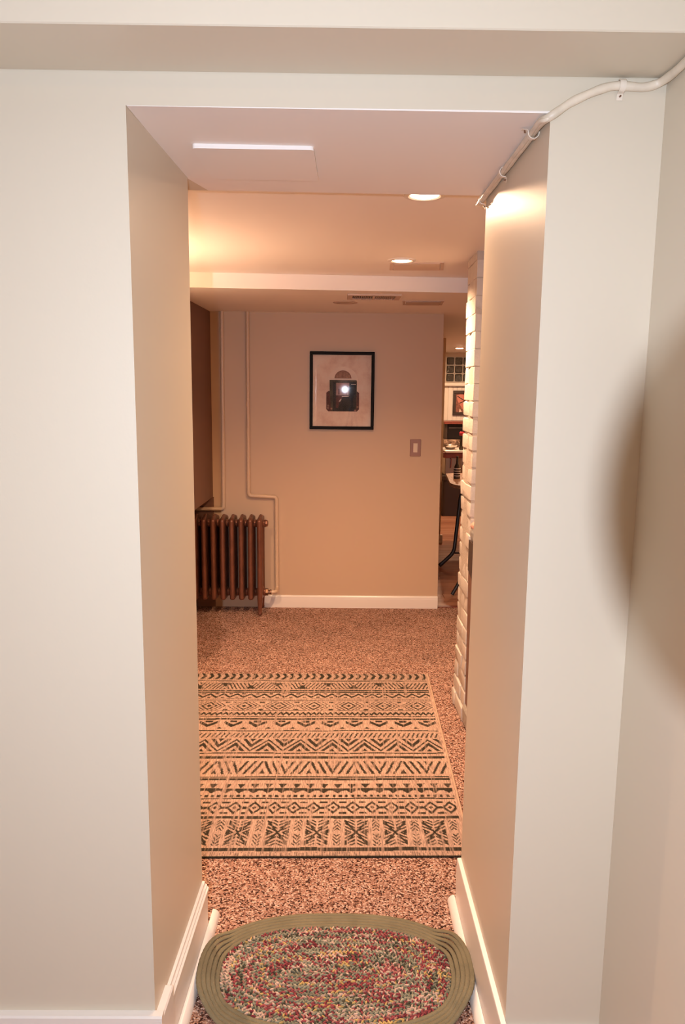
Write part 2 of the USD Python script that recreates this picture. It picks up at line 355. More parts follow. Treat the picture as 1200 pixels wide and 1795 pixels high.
part(p, "shoe_moulding", profile_run(onl(1.5), onl(2.05), nl, shoe(0.0145, 0.021, 0.022)), WHITE)
p = struct("baseboard_passage_right", profile_run(onr(1.481), onr(2.102), nr, flat2), WHITE, "plain white baseboard on the passage's right side", "baseboard")
part(p, "shoe_moulding", profile_run(onr(1.49), onr(2.118), nr, shoe(0.0135, 0.021, 0.022)), WHITE)
struct("baseboard_near_left", profile_run((-3.2, 1.5, 0), (TL[0] + 0.019, 1.5, 0), (0, -1, 0), [(0, 0), (0.019, 0), (0.019, 0.176), (0.016, 0.180), (0, 0.180)]), WHITE, "white baseboard at the lower left corner of the near wall", "baseboard")
struct("baseboard_near_right", profile_run((TR[0] - 0.01, 1.5, 0), (0.601, 1.5, 0), (0, -1, 0), [(0, 0), (0.014, 0), (0.014, 0.142), (0.011, 0.146), (0, 0.146)]), WHITE, "white baseboard below the cream strip right of the doorway", "baseboard")

# ------------------------------------------------------------------ recessed lights and ceiling fittings
LAMPGLOW = glow("warm_lamp_glow", LAMP_COLOR, 9.0)
BARGLOW = glow("bar_lamp_glow", LAMP_COLOR, BAR_STRENGTH)
NEARGLOW = glow("near_lamp_glow", NEAR_LAMP_COLOR, NEAR_LAMP_STRENGTH)
def flood(path, z, level, cone):
    """The flood bulb of a recessed light: a small lamp shining down in a soft cone."""
    b = UsdLux.SphereLight.Define(stage, path + "/bulb"); b.CreateRadiusAttr(0.008); b.CreateIntensityAttr(LAMP_STRENGTH * level); b.CreateColorAttr(Gf.Vec3f(*LAMP_COLOR))
    sh = UsdLux.ShapingAPI.Apply(b.GetPrim()); sh.CreateShapingConeAngleAttr(cone); sh.CreateShapingConeSoftnessAttr(1.0)
    UsdGeom.Xformable(b).AddTranslateOp().Set(Gf.Vec3d(0, 0, z))
def can_light(x, y, z, label, glowmat, r=0.046, group=None, level=0, cone=72.0):
    t = thing("recessed_light", label, "ceiling light", (x, y, z), group)
    n = 40; th = np.arange(n) * 2 * np.pi / n; V, Fc = [], []
    for rr, zz in ((r * 1.42, 0.0005), (r * 1.40, -0.004), (r * 1.1, -0.006), (r, -0.003), (r * 0.97, 0.0), (r * 1.0, 0.0005)):
        V.append(np.stack([x + rr * np.cos(th), y + rr * np.sin(th), np.full(n, z + zz)], 1))
    for i in range(5):
        for j in range(n): Fc.append((i * n + j, (i + 1) * n + j, (i + 1) * n + (j + 1) % n, i * n + (j + 1) % n))
    part(t, "trim_ring", (np.vstack(V), np.array(Fc)), WHITE if glowmat is not DULLMETAL else DULLMETAL)
    part(t, "lens", lathe([(r * 0.70, z - 0.0072), (r * 0.985, z - 0.0015)], (x, y), 40), glowmat, label="glowing lens" if glowmat is not DULLMETAL else None)
    if level: flood(t, -0.0165, level, cone)
    return t
can_light(0.265, 2.47, ZC, "glowing recessed ceiling light just past the passage soffit", LAMPGLOW, level=0.42, cone=88.0)
can_light(0.295, 3.66, ZC, "glowing recessed ceiling light in front of the pale step edge", LAMPGLOW, level=1.0)
can_light(-0.90, 3.00, ZC, "added recessed ceiling light, unseen behind the left passage wall, for extra warm light", LAMPGLOW, level=1.0)  # unseen light added to warm and brighten the far room
can_light(1.475, 9.35, ZL, "small glowing ceiling light at the brick column's edge in the bar room", BARGLOW)
can_light(2.3, 7.4, ZL, "ceiling light of the bar room hidden by the brick column", BARGLOW)
can_light(0.045, 4.69, ZL, "unlit round ceiling light above the framed picture", DULLMETAL, r=0.052)
can_light(-0.55, -0.7, ZN, "ceiling light of the near room above the photographer", NEARGLOW, r=0.09)

FILLGLOW = glow("fill_lamp_glow", LAMP_COLOR, FILL_STRENGTH)  # unseen lamp put in to brighten the far ceiling
t = thing("floor_lamp", "bowl topped floor lamp added unseen behind the left passage wall to light the far ceiling", "floor lamp", (-1.02, 3.35, 0))
part(t, "base", lathe([(0.13, 0.0), (0.13, 0.012), (0.03, 0.03)], (-1.02, 3.35), 28), BRASS)
part(t, "pole", tube([(-1.02, 3.35, 0.02), (-1.02, 3.35, 1.56)], 0.011, 12), BRASS)
part(t, "bowl", lathe([(0.02, 1.55), (0.08, 1.565), (0.15, 1.61), (0.17, 1.65), (0.165, 1.65), (0.145, 1.615), (0.10, 1.59)], (-1.02, 3.35), 36), BRASS, smooth=60)
part(t, "lamp", lathe([(0.10, 1.600), (0.10, 1.606)], (-1.02, 3.35), 24), FILLGLOW)

def hatch(name, quad, z, label, cat, m, th=0.006, frame=0.010):
    """A thin access panel under a ceiling: frame lip and inset cover."""
    q = np.array(quad, float); c = q.mean(0)
    t = thing(name, label, cat, (c[0], c[1], z))
    inner = c + (q - c) * (1 - 2 * frame / np.linalg.norm(q - c, axis=1, keepdims=True))
    ring = Polygon(q).difference(Polygon(inner))
    f = trimesh.creation.extrude_polygon(ring, th * 0.5, engine="earcut"); f.apply_translation((0, 0, z - th * 0.5)); part(t, "panel_frame", f, m)
    inner2 = c + (q - c) * (1 - 2.5 * frame / np.linalg.norm(q - c, axis=1, keepdims=True))
    g = quadbox([(x, y, z - th) for x, y in inner2], [(x, y, z) for x, y in inner2]); part(t, "panel_cover", g, m)
# big white hatch in the soffit, its front edge hanging a little low
t = thing("access_hatch", "white rectangular access hatch in the soffit above the doorway", "hatch", (-0.18, 1.83, ZS))
hq = [(-0.312, 1.712), (-0.054, 1.714), (-0.050, 1.958), (-0.306, 1.952)]
rh = Polygon(hq).buffer(-0.008).buffer(0.008, quad_segs=5)
m_ = trimesh.creation.extrude_polygon(rh, 0.0095, engine="earcut"); m_.apply_translation((0, 0, ZS - 0.0105)); part(t, "hatch_cover", m_, PANEL)
hatch("ceiling_panel", [(0.246, 3.73), (0.497, 3.70), (0.525, 3.93), (0.258, 3.95)], ZC, "flat access panel in the ceiling behind the second recessed light", "hatch", PANELTAN, th=0.006)
hatch("ceiling_panel", [(0.379, 4.575), (0.618, 4.55), (0.634, 4.765), (0.397, 4.78)], ZL, "dull access panel in the dropped ceiling right of the vent", "hatch", DULLMETAL, th=0.006)
t = thing("ceiling_vent", "long slotted ceiling vent in the dropped ceiling above the framed picture", "vent", (0.2, 4.37, ZL))
vx0, vx1, vy0, vy1 = 0.052, 0.350, 4.272, 4.478
for a in ((vx0, vx1, vy0, vy0 + 0.022), (vx0, vx1, vy1 - 0.022, vy1), (vx0, vx0 + 0.03, vy0 + 0.022, vy1 - 0.022), (vx1 - 0.03, vx1, vy0 + 0.022, vy1 - 0.022), (0.194, 0.208, vy0 + 0.022, vy1 - 0.022)):
    part(t, "frame_bar", box(*a, ZL - 0.010, ZL + 0.001, 0.002), VENTM)
part(t, "duct_backing", box(vx0 + 0.02, vx1 - 0.02, vy0 + 0.02, vy1 - 0.02, ZL - 0.002, ZL - 0.0005), DARK)
for i in range(11):
    for x in (vx0 + 0.036 + i * 0.0102, 0.213 + i * 0.0102):
        part(t, "fin", hull([(x, vy0 + 0.022, ZL - 0.002), (x, vy1 - 0.022, ZL - 0.002), (x + 0.003, vy0 + 0.022, ZL - 0.010), (x + 0.003, vy1 - 0.022, ZL - 0.010), (x + 0.005, vy0 + 0.022, ZL - 0.010), (x + 0.005, vy1 - 0.022, ZL - 0.010), (x + 0.002, vy0 + 0.022, ZL - 0.002), (x + 0.002, vy1 - 0.022, ZL - 0.002)]), VENTM, smooth=False)

# ------------------------------------------------------------------ cable along the corner
yk = 1.491
cpts = [(0.5925, 1.30, 2.1125), (0.5925, 1.42, 2.113), (0.590, 1.472, 2.113), (0.580, yk, 2.109), (0.555, yk + 0.001, 2.1045), (0.515, yk, 2.1055), (0.490, yk, 2.1025), (0.462, yk, 2.094), (0.430, yk, 2.079), (0.405, yk, 2.063), (0.386, 1.494, 2.0515),
        (0.3795, 1.52, 2.0515), (0.379, 1.60, 2.052), (0.3785, 1.70, 2.051), (0.379, 1.80, 2.0505), (0.3785, 1.90, 2.0515), (0.3785, 2.0, 2.051), (0.378, 2.095, 2.050), (0.3775, 2.14, 2.049)]
P = smooth_path(cpts, 7)
ph = np.arange(len(P)) * 0.35
t = thing("wall_cable", "thick painted cable curving along the upper right corner of the doorway", "cable", (0.45, 1.49, 2.09))
c1 = P + np.stack([0 * ph, 0.0005 * np.sin(ph), 0.0007 * np.cos(ph * 0.9)], 1)
part(t, "cable_sheath", tube(c1, 0.0078 + 0.0004 * np.sin(ph * 1.7), 14), CABLEM, smooth=60)
c2 = P + np.stack([-0.006 + 0 * ph, 0.0005 * np.cos(ph), -0.004 + 0.0015 * np.sin(ph)], 1)
half = len(P) * 10 // 19
part(t, "second_wire", tube(c2[half:], 0.0042, 10), CABLEM, smooth=60)
def clip(c, ax, up, leg, name="cable_clip"):
    """A saddle clip: half ring round the cable at c (ax = along the cable, up = away from the wall), with a foot to one side holding a nail."""
    c, ax, up, leg = (np.array(v, float) for v in (c, ax, up, leg)); ring = []
    for a in np.linspace(-0.2, math.pi + 0.2, 13):
        ring.append(c + 0.0098 * (math.cos(a) * leg + math.sin(a) * up))
    path = [c + leg * 0.021 - up * 0.006, c + leg * 0.0115 - up * 0.005] + ring
    V = []
    for q in path:
        for s, o in ((-1, 0), (1, 0), (1, 1), (-1, 1)): V.append(q + ax * 0.0055 * s + (q - c) / np.linalg.norm(q - c) * 0.0016 * o)
    n = len(path); Fc = [(i * 4 + j, i * 4 + (j + 1) % 4, (i + 1) * 4 + (j + 1) % 4, (i + 1) * 4 + j) for i in range(n - 1) for j in range(4)] + [(3, 2, 1, 0), ((n - 1) * 4, (n - 1) * 4 + 1, (n - 1) * 4 + 2, (n - 1) * 4 + 3)]
    k = part(t, name, (np.array(V), np.array(Fc)), CLIPM, smooth=40)
    nail = tube([c + leg * 0.0165 - up * 0.006, c + leg * 0.0165 - up * 0.001], 0.0016, 8)
    part(k, "nail", nail, BRASS)
clip((0.515, yk, 2.1055), (1, 0, 0), (0, -1, 0), (0, 0, -1))
clip((0.3785, 1.58, 2.050), (0, 1, 0), (0, 0, -1), (-1, 0, 0))
clip((0.378, 1.84, 2.048), (0, 1, 0), (-1, 0, 0), (0, 0, -1))
clip((0.3775, 2.09, 2.046), (0, 1, 0), (-1, 0, 0), (0, 0, -1))

# ------------------------------------------------------------------ radiator
RY = 5.105
t = thing("radiator", "bronze painted cast iron column radiator against the tan back wall", "radiator", (-0.78, 5.2, 0))
def blob_hull(pts, r, q=10):
    return m3.Manifold.batch_hull([m3.Manifold.sphere(rr, q).translate(tuple(p)) for p, rr in zip(pts, np.broadcast_to(r, len(pts)))])
def section(end=False):
    """One radiator section about x=0: four columns, peaked header, footer and the hubs towards the next section."""
    zt, zb, D, m = 0.700, 0.108, 0.180, []
    for i, y in enumerate((0.0, D / 3, 2 * D / 3, D)):
        m.append(blob_hull([(0, y, zb + 0.02), (0, y, zt - 0.045)], 0.0175, 14))
    m.append(blob_hull([(0, 0, zt - 0.040), (0, 0.025, zt - 0.030)], (0.0185, 0.0175), 14))
    m.append(blob_hull([(0, 0.025, zt - 0.032), (0, D / 2, zt - 0.012), (0, D / 2, zt - 0.080)], (0.0175, 0.011, 0.019), 14))
    m.append(blob_hull([(0, D, zt - 0.038), (0, D / 2, zt - 0.012), (0, D * 0.7, zt - 0.070)], (0.0175, 0.011, 0.0175), 14))
    m.append(blob_hull([(0, 0, zb + 0.018), (0, D / 2, zb + 0.008), (0, D, zb + 0.018), (0, D / 2, zb + 0.07)], 0.0185, 14))
    for z in (zt - 0.066, zb + 0.036):
        m.append(m3.Manifold.cylinder(0.066, 0.027, 0.027, 20).translate((0, 0, -0.033)).rotate((0, 90, 0)).translate((0, D / 2, z)))
    if end:
        for y, e in ((0.0, -1), (D, 1)):
            m.append(blob_hull([(0, y, zb + 0.03), (0.0, y + 0.004 * e, 0.026)], (0.0195, 0.0125), 12))
            m.append(blob_hull([(0.0, y + 0.004 * e, 0.026), (0.0, y + 0.008 * e, 0.012)], (0.0125, 0.014), 12))
    u = m3.Manifold.batch_boolean(m, m3.OpType.Add).refine_to_length(0.014)
    v, f = arr(u); tm = trimesh.Trimesh(v, f); trimesh.smoothing.filter_taubin(tm, iterations=4)
    return np.array(tm.vertices), np.array(tm.faces)
sec, sec_end = section(), section(True)
XR = [-0.521 - 0.0635 * i for i in range(12)]
for i, x in enumerate(XR):
    v, f = sec_end if i in (0, 11) else sec
    part(t, "section", (v + np.array([x, RY, 0]), f), BRONZE, smooth=60)
RM = RY + 0.09
part(t, "end_plug", tube([(-0.486, RM, 0.634), (-0.474, RM, 0.634), (-0.470, RM, 0.634)], (0.025, 0.023, 0.013), 8), BRONZE, smooth=False)
vz = 0.144
part(t, "valve", join(tube([(-0.488, RM, vz), (-0.472, RM, vz)], 0.026, 6), tube([(-0.472, RM, vz), (-0.458, RM, vz)], 0.015, 12), tube([(-0.458, RM, vz), (-0.449, RM, vz)], 0.018, 8)), BRASS, smooth=30)
# supply pipes
PR = 0.0135
t = thing("heating_pipe", "tan heating pipe stepping down the back wall to the radiator's valve", "pipe", (-0.42, 5.29, 0))
part(t, "pipe_run", tube(fillet_path([(-0.612, 5.297, ZL), (-0.614, 5.297, 0.812), (-0.420, 5.297, 0.806), (-0.418, 5.297, 0.144), (-0.418, RM, 0.144), (-0.4485, RM, 0.144)], 0.024), PR, 14), PIPE, smooth=60)
t = thing("heating_pipe", "straight tan riser pipe turning left above the radiator", "pipe", (-0.79, 5.29, 0.7))
part(t, "pipe_run", tube(fillet_path([(-0.786, 5.3005, ZL), (-0.790, 5.3005, 0.716), (-1.20, 5.2965, 0.716)], 0.028), PR, 14), PIPE, smooth=60)

# ------------------------------------------------------------------ framed picture
X0, X1, Z0, Z1, W = -0.188, 0.256, 1.283, 1.812, 0.021
t = thing("framed_picture", "black framed print on tan paper with the dark doorway reflection painted in", "picture", (0.03, 5.30, 1.28))
zt = 0.000
for a in ((X0, X1, Z0, Z0 + W), (X0, X1, Z1 - W, Z1)): part(t, "frame_rail", box(a[0], a[1], 5.287, 5.317, a[2], a[3], 0.0025), BLACKFRAME)
for a in ((X0, X0 + W), (X1 - W, X1)): part(t, "frame_rail", box(a[0], a[1], 5.287, 5.317, Z0 + W, Z1 - W, 0.0025), BLACKFRAME)
pr = part(t, "print", box(X0 + W - 0.004, X1 - W + 0.004, 5.305, 5.310, Z0 + W - 0.004, Z1 - W + 0.004), PAPER, smooth=False)
def pic(px, py):   # the print's own scale: 4.004 mm a unit from its frame's corner
    return X0 + (px - 543) * 0.004004, Z1 - (py - 616) * 0.00386
INK = {n: mat("print_ink_" + n, c, 0.7, vary=v) for n, c, v in (("black", (0.035, 0.028, 0.024), (30, 0.4)), ("olive", (0.10, 0.075, 0.045), (25, 0.5)), ("maroon", (0.15, 0.045, 0.035), (30, 0.35)), ("rose", (0.50, 0.26, 0.20), (30, 0.15)), ("pale", (0.85, 0.68, 0.55), None), ("dome", (0.42, 0.21, 0.14), (60, 0.3)), ("rust", (0.26, 0.10, 0.07), (50, 0.4)), ("halo", (0.93, 0.71, 0.57), (20, 0.05)))}
def ink(name, poly, lift, label=None):
    q = [pic(*a) for a in poly]
    m = trimesh.creation.extrude_polygon(Polygon(q), 0.0002, engine="earcut")
    v = np.array(m.vertices); v = np.stack([v[:, 0], 5.3049 - lift * 0.0003 - v[:, 2], v[:, 1]], 1)
    part(pr, "printed_shape", (v, np.array(m.faces)[:, ::-1]), INK[name], smooth=False)
circ = lambda cx, cy, r, a0, a1, n=18: [(cx + r * math.cos(a), cy - r * math.sin(a)) for a in np.linspace(a0, a1, n)]
ink("halo", circ(600, 668, 26, 0, math.pi), 0)
ink("rust", circ(600, 663, 14.5, 0.03, math.pi - 0.03), 1)
ink("dome", circ(600, 662.5, 13.2, 0.03, math.pi - 0.03), 2)
ink("rust", [(599.6, 661), (600.4, 661), (600.4, 650), (599.6, 650)], 3)
ink("maroon", [(571.5, 688), (575, 685), (624, 685), (628, 688), (628.2, 717), (624.5, 721), (575, 721), (571.5, 717)], 1)  # the dark rectangles from here paint the doorway's reflection in the glass
ink("olive", [(577, 665.5), (623, 665.5), (624, 667), (623.6, 720.3), (580, 720.3), (577.3, 690)], 2)
ink("black", [(583, 669), (588.5, 669), (588.5, 715), (611, 715), (611, 669), (623.3, 669), (623, 720), (583, 720)], 3)
ink("rose", [(588.3, 670.5), (611, 670.5), (611, 693), (588.3, 693)], 4)
ink("maroon", [(588.3, 692.5), (611, 692.5), (610.5, 715), (588.3, 715)], 4)
ink("black", [(598, 696), (611, 694.5), (610.5, 715), (592, 715), (594, 706), (598, 701)], 5)
ink("pale", [(598.5, 693.8), (610, 693.2), (610, 694.8), (598, 695.6)], 6)
ink("pale", [(607, 683), (608.2, 683), (609, 692), (607.8, 692)], 6)
ink("rust", [(591.5, 681), (594.5, 681), (594.5, 691), (591.5, 691)], 5)
ink("pale", [(593, 703), (597, 698), (598, 699), (595.5, 703.6)], 6)
ink("pale", [(614, 672.2), (622.5, 672.2), (622.5, 673.2), (614, 673.2)], 6)
for cx, cy in ((580.5, 716), (575, 711), (574.5, 715), (621.5, 719), (625.5, 713)): ink("dome", circ(cx, cy, 1.8, 0, 2 * math.pi, 9), 6)
for cx, cy, r in ((557.5, 641, 1.6), (625, 636, 0.8), (624, 631, 0.9), (570, 743, 1.0), (593, 744, 1.0), (607, 731.5, 0.8), (600, 747, 1.1), (573, 738, .7), (634.5, 715, .7), (646, 651, .7)): ink("pale", circ(cx, cy, r, 0, 2 * math.pi, 8), 2)
gy = lambda x: 5.2945 - 0.0195 * (x - 0.034)
part(t, "glazing", hull([(x, gy(x) + d, z) for x in (X0 + W - 0.003, X1 - W + 0.003) for d in (0, 0.002) for z in (Z0 + W - 0.003, Z1 - W + 0.003)]), PICGLASS, smooth=False, label="clear picture glass")

t = thing("light_switch", "mauve brown switch plate with pale rocker on the tan wall", "light switch", (0.551, 5.317, 1.16))
part(t, "switch_plate", box(0.513, 0.590, 5.311, 5.317, 1.099, 1.219, 0.003), SWITCHM)
part(t, "rocker", hull([(x, y, z) for x in (0.537, 0.566) for y, z in ((5.309, 1.1275), (5.3045, 1.191), (5.312, 1.1275), (5.312, 1.191))]), ROCKER, label="pale ivory rocker")
for z in (1.111, 1.207): part(t, "screw", tube([(0.5515, 5.3112, z), (0.5515, 5.3098, z)], 0.003, 10), SWITCHM)

# ------------------------------------------------------------------ white brick column with its bricks
CH = 0.0755
t = thing("brick_column", "white painted rough brick column at the right passage edge", "column", (0.85, 3.5, 0))
def fx(z): return 0.616 - 0.022 * z / ZC       # front corner
def bx(z): return 0.607 + 0.003 * z / ZC       # rear corner
YF, YB = 3.395, 3.665
core = quadbox([(fx(0) + 0.006, YF + 0.004, 0), (bx(0) + 0.006, YB - 0.004, 0), (1.25, YB - 0.004, 0), (1.25, YF + 0.004, 0)],
               [(fx(ZC) + 0.005, YF + 0.004, ZC), (bx(ZC) + 0.005, YB - 0.004, ZC), (1.25, YB - 0.004, ZC), (1.25, YF + 0.004, ZC)])
part(t, "core", core, MORTAR)
def lump(x0, x1, y0, y1, z0, z1, c, j):
    b = box(x0, x1, y0, y1, z0, z1, c); v = np.array(b.vertices); v += rng.normal(0, j, v.shape); return hull(v)
nc = int(ZC / CH)
for i in range(nc + 1):
    jt = 0.003 if i < 20 else 0.0012; z0, z1 = i * CH + jt, min((i + 1) * CH - jt, ZC - 0.001)
    if z1 - z0 < 0.02: continue
    x = 0.5 * (fx(z0) + bx(z0)); pr_ = 0.0015 * rng.normal(); g = 0.0045 if z0 < 1.5 else 0.002
    if i % 2 == 0: runs = [(YF, YF + 0.19), (YF + 0.19 + g, YB)]
    else: runs = [(YF, YF + 0.092), (YF + 0.092 + g, YB)]
    for a, b in runs:
        xm = fx(z0) + (bx(z0) - fx(z0)) * ((a + b) / 2 - YF) / (YB - YF)
        flare = 0.014 * max(0, 1 - z0 / 0.14)
        part(t, "brick", lump(xm + pr_ - flare + rng.normal(0, 0.0012), xm + 0.07, a + rng.normal(0, 0.0015) if a == YF else a, b, z0, z1, 0.006 if i < 20 else 0.002, 0.0016 if i < 20 else 0.0006), BRICKWHITE, smooth=45)
    xa = fx(z0) + 0.09
    for k in range(3):
        xb = xa + (0.2 if (i + k) % 2 else 0.13)
        part(t, "brick", lump(xa if k else fx(z0) + 0.0735, xb - 0.008, YF + rng.normal(0, 0.0012), YF + 0.06, z0, z1, 0.006, 0.0012), BRICKWHITE, smooth=45); xa = xb
t = thing("hearth_stone", "grey stone slab at the foot of the white brick column", "hearth", (0.85, 3.28, 0))
part(t, "slab", lump(0.606, 1.1, 3.20, 3.392, 0.008, 0.098, 0.012, 0.003), STONE)
part(t, "plinth", box(0.616, 1.1, 3.21, 3.388, 0.0, 0.012), BLACKWOOD)
t = thing("wood_cabinet", "dark brown wooden cabinet standing beside the white brick column", "cabinet", (0.85, 3.3, 0.1))
part(t, "side_panel", quadbox([(0.617, 3.22, 0.10), (0.617, 3.39, 0.10), (0.64, 3.39, 0.10), (0.64, 3.22, 0.10)], [(0.608, 3.22, 0.80), (0.608, 3.39, 0.80), (0.64, 3.39, 0.80), (0.64, 3.22, 0.80)]), DARKWOOD)
part(t, "body", box(0.641, 1.05, 3.225, 3.388, 0.10, 0.80, 0.003), DARKWOOD)
part(t, "top_box", quadbox([(0.606, 3.21, 0.71), (0.606, 3.39, 0.745), (1.06, 3.39, 0.745), (1.06, 3.21, 0.71)], [(0.606, 3.21, 0.885), (0.606, 3.39, 0.885), (1.06, 3.39, 0.885), (1.06, 3.21, 0.885)]), BLACKWOOD, label="near-black upper box painting a slanted shadow")  # dark block paints the slanted shadow over the cabinet's upper part
t = thing("ornament", "small pinkish ornament standing on the dark cabinet", "ornament", (0.634, 3.335, 0.885))
part(t, "pot", lathe([(0.02, 0.885), (0.028, 0.895), (0.034, 0.925), (0.030, 0.945), (0.026, 0.95)], (0.634, 3.335), 20), STONE, label="greyish lower pot")
part(t, "flower_top", trimesh.Trimesh(*(lambda m: (np.array(m.vertices) * (1, 1, 0.7) + (0.633, 3.335, 0.958), m.faces))(trimesh.creation.icosphere(2, 0.032))), PINKCER, label="pinkish rounded top")

# ------------------------------------------------------------------ large patterned rug
def rug():
    cr, pitch = 0.003, None
    u = np.arange(-1.30, 0.0001, 0.0036); v = np.arange(0, 1.6651, 0.0031)     # u from the right edge leftward (negative), v from the far edge towards the doorway
    Ug, Vg = np.meshgrid(u, v)
    wob = (meshkit.noise(np.stack([Ug * 9, Vg * 14, 0 * Ug], -1), 3) - 0.5) * 0.010
    U, V = Ug + (meshkit.noise(np.stack([Ug * 60, Vg * 60, 0 * Ug], -1), 5) - 0.5) * 0.004, Vg + wob * 0.5
    m = np.zeros_like(U)
    def band(a, b): return (V >= a) & (V < b), np.clip((V - a) / (b - a), 0, 1)
    def saw(per, ph=0): return np.mod(U / per + ph, 1.0)
    def tri(per, ph=0): return np.abs(2 * saw(per, ph) - 1)      # 1 at the ends, 0 in the middle
    def put(sel, mask): m[sel & mask] = 1
    for a, b in ((0.095, 0.100), (0.107, 0.112), (0.230, 0.243), (0.252, 0.268), (0.345, 0.351), (0.366, 0.373), (0.487, 0.492), (0.552, 0.560), (0.577, 0.593), (0.707, 0.715), (0.925, 0.934), (0.957, 0.977), (1.129, 1.137), (1.143, 1.159), (1.293, 1.302), (1.419, 1.436), (1.613, 1.635)):
        put(*(band(a, b)[0], np.ones_like(m, bool)))
    # filled arrow heads
    s, w = band(-0.005, 0.085); d = np.abs(w - 0.5) * 2; x = saw(0.040); put(s, (x > 0.45 - 0.42 * d + 0.0) & (x < 0.90 - 0.42 * d) & (d < 0.95))
    # hatch with triangles
    s, w = band(0.132, 0.218); t_ = tri(0.27); q = np.mod((t_ * 4.2 + w * 1.0), 0.62)
    put(s, q < 0.24); put(s, (w > 0.35 + t_ * 2.6) & (w < 0.95)); put(s, (w < 0.65 - (1 - t_) * 2.6) & (w > 0.05)); 
    # wave with dots
    s, w = band(0.276, 0.335); tt = tri(0.069); put(s, np.abs(w - 0.15 - 0.7 * tt) < 0.17); put(s, (w < 0.24) & (tt > 0.72)); put(s, (w > 0.8) & (tt < 0.25))
    # nested diamonds
    s, w = band(0.383, 0.484); tt = tri(0.172); r = np.abs(w - 0.5) * 2 + tt * 1.0 * 2.0; put(s, (r < 0.30) | ((r > 0.68) & (r < 0.98)) | ((r > 1.30) & (r < 1.48)) | ((r > 1.80) & (r < 1.96))); put(s, (tt > 0.86) & (np.abs(w - 0.5) > 0.36))
    # fine zigzag
    s, w = band(0.503, 0.546); put(s, np.abs(w - 0.2 - 0.6 * tri(0.0265)) < 0.26)
    # V bars
    s, w = band(0.603, 0.694); tt = tri(0.114); put(s, (np.abs(w - (0.62 - 0.62 * tt)) < 0.15) & (tt < 0.72)); put(s, (w < 0.22) & (tt < 0.30)); put(s, (w > 0.74 + (1 - tt) * 0.9) & (tt > 0.7) & (w < .97))
    # dashes
    s, w = band(0.734, 0.782); put(s, np.mod(U / 0.0215 + w * 0.75, 1) < 0.36)
    # big zigzag with chevrons
    s, w = band(0.790, 0.915); tt = tri(0.142)
    put(s, np.abs(w - (0.10 + 0.84 * tt)) < 0.065); put(s, (np.abs(w - (0.42 + 0.95 * tt)) < 0.125) & (w < 0.97)); put(s, (w > 0.78 + 1.1 * tt) & (w < 0.98)); put(s, (np.abs(w - (-0.42 + 0.98 * tt)) < 0.125) & (w > 0.03)); put(s, (w < -0.80 + 1.05 * tt) & (w > 0.02))
    # broken V hatch
    s, w = band(0.997, 1.113); tt = tri(0.194); lt = saw(0.194) < 0.5
    put(s, (np.mod(tt * 2.6 + w * 1.02, 0.82) < 0.31) & lt & (w > 0.04) & (w < 0.96)); put(s, (np.mod(tt * 2.6 + w * 1.02 + 0.25, 0.86) < 0.30) & ~lt & (w > 0.04) & (w < 0.96))
    # small triangles, saw teeth, dots
    s, w = band(1.187, 1.218); tt = tri(0.0545); put(s, (tt < 0.62 - 0.50 * w))
    s, w = band(1.221, 1.258); put(s, (w < 0.48) | (w < 1.04 - 0.80 * tri(0.0545)))
    s, w = band(1.270, 1.287); put(s, tri(0.0245) < 0.52)
    # diamonds with dots
    s, w = band(1.317, 1.408); tt = tri(0.0735); r = np.abs(w - 0.5) * 2 + tt * 1.15; put(s, (r < 0.27) | ((r > 0.62) & (r < 0.98))); put(s, (np.abs(w - 0.5) < 0.09) & (tt > 0.78)); put(s, (tt > 0.60) & ((w > 0.82) & (w < 0.97) | (w < 0.16) & (w > 0.03)))
    # panels of feather crosses and chevron columns
    s, w = band(1.440, 1.607); x = saw(0.1395, 0.12); c1 = np.abs(x - 0.32) / 0.29; c2 = np.abs(x - 0.83) / 0.095
    wc = np.abs(w - 0.5) * 2
    f1 = np.mod(wc * 2.9 - c1 * 1.1, 0.66) < 0.31; put(s, (c1 < 1) & f1 & (c1 > 0.07) & (w > 0.03) & (w < 0.97)); put(s, (c1 < 1) & (np.abs(wc - c1 * 0.85) < 0.10) & (w > 0.03) & (w < 0.97)); put(s, (c1 > 0.72) & (c1 < 0.98) & (wc < 0.12))
    f2 = np.mod(wc * 2.9 + c2 * 0.75, 0.72) < 0.30; put(s, (c2 < 1) & f2 & (wc > 0.12) & (w > 0.03) & (w < 0.97))
    # worn threads break up the dark figure
    thr = meshkit.noise(np.stack([Ug * 230, Vg * 5, 0 * Ug], -1), 11); thr2 = meshkit.noise(np.stack([Ug * 40, Vg * 25, 0 * Ug], -1), 12); pat = meshkit.fbm(np.stack([Ug * 3.0, Vg * 3.0, 0 * Ug], -1), 3, 13)
    edge = (U < 0) & (Ug > -0.012); m[edge] = 0
    dark = m * np.clip(1.22 - 1.5 * np.clip(thr - 0.66, 0, 1) * 2.2 - 0.35 * thr2, 0.12, 1)
    tan = np.array([0.50, 0.335, 0.25]); blk = np.array([0.042, 0.034, 0.022])
    shade = (0.84 + 0.26 * (1 - thr)) * (0.80 + 0.36 * pat)
    col = tan * shade[..., None] * (1 - dark[..., None]) + blk * dark[..., None]
    hem = Vg > 1.637; tick = hem & (np.mod(U / 0.0082 + meshkit.noise(np.stack([Ug * 30, 0 * Ug, 0 * Ug], -1), 4) * 1.5, 1) < 0.22)
    col[tick] = col[tick] * 0.45
    col[Vg > 1.6600] = blk * 1.2
    rot = 0.0125
    Z = 0.0055 + 0.0006 * meshkit.noise(np.stack([Ug * 8, Vg * 8, 0 * Ug], -1), 2) + 0 * Ug
    X = 0.512 + Ug * math.cos(rot) - Vg * (0.038 / 1.46); Y = 4.004 - Vg + Ug * 0.014
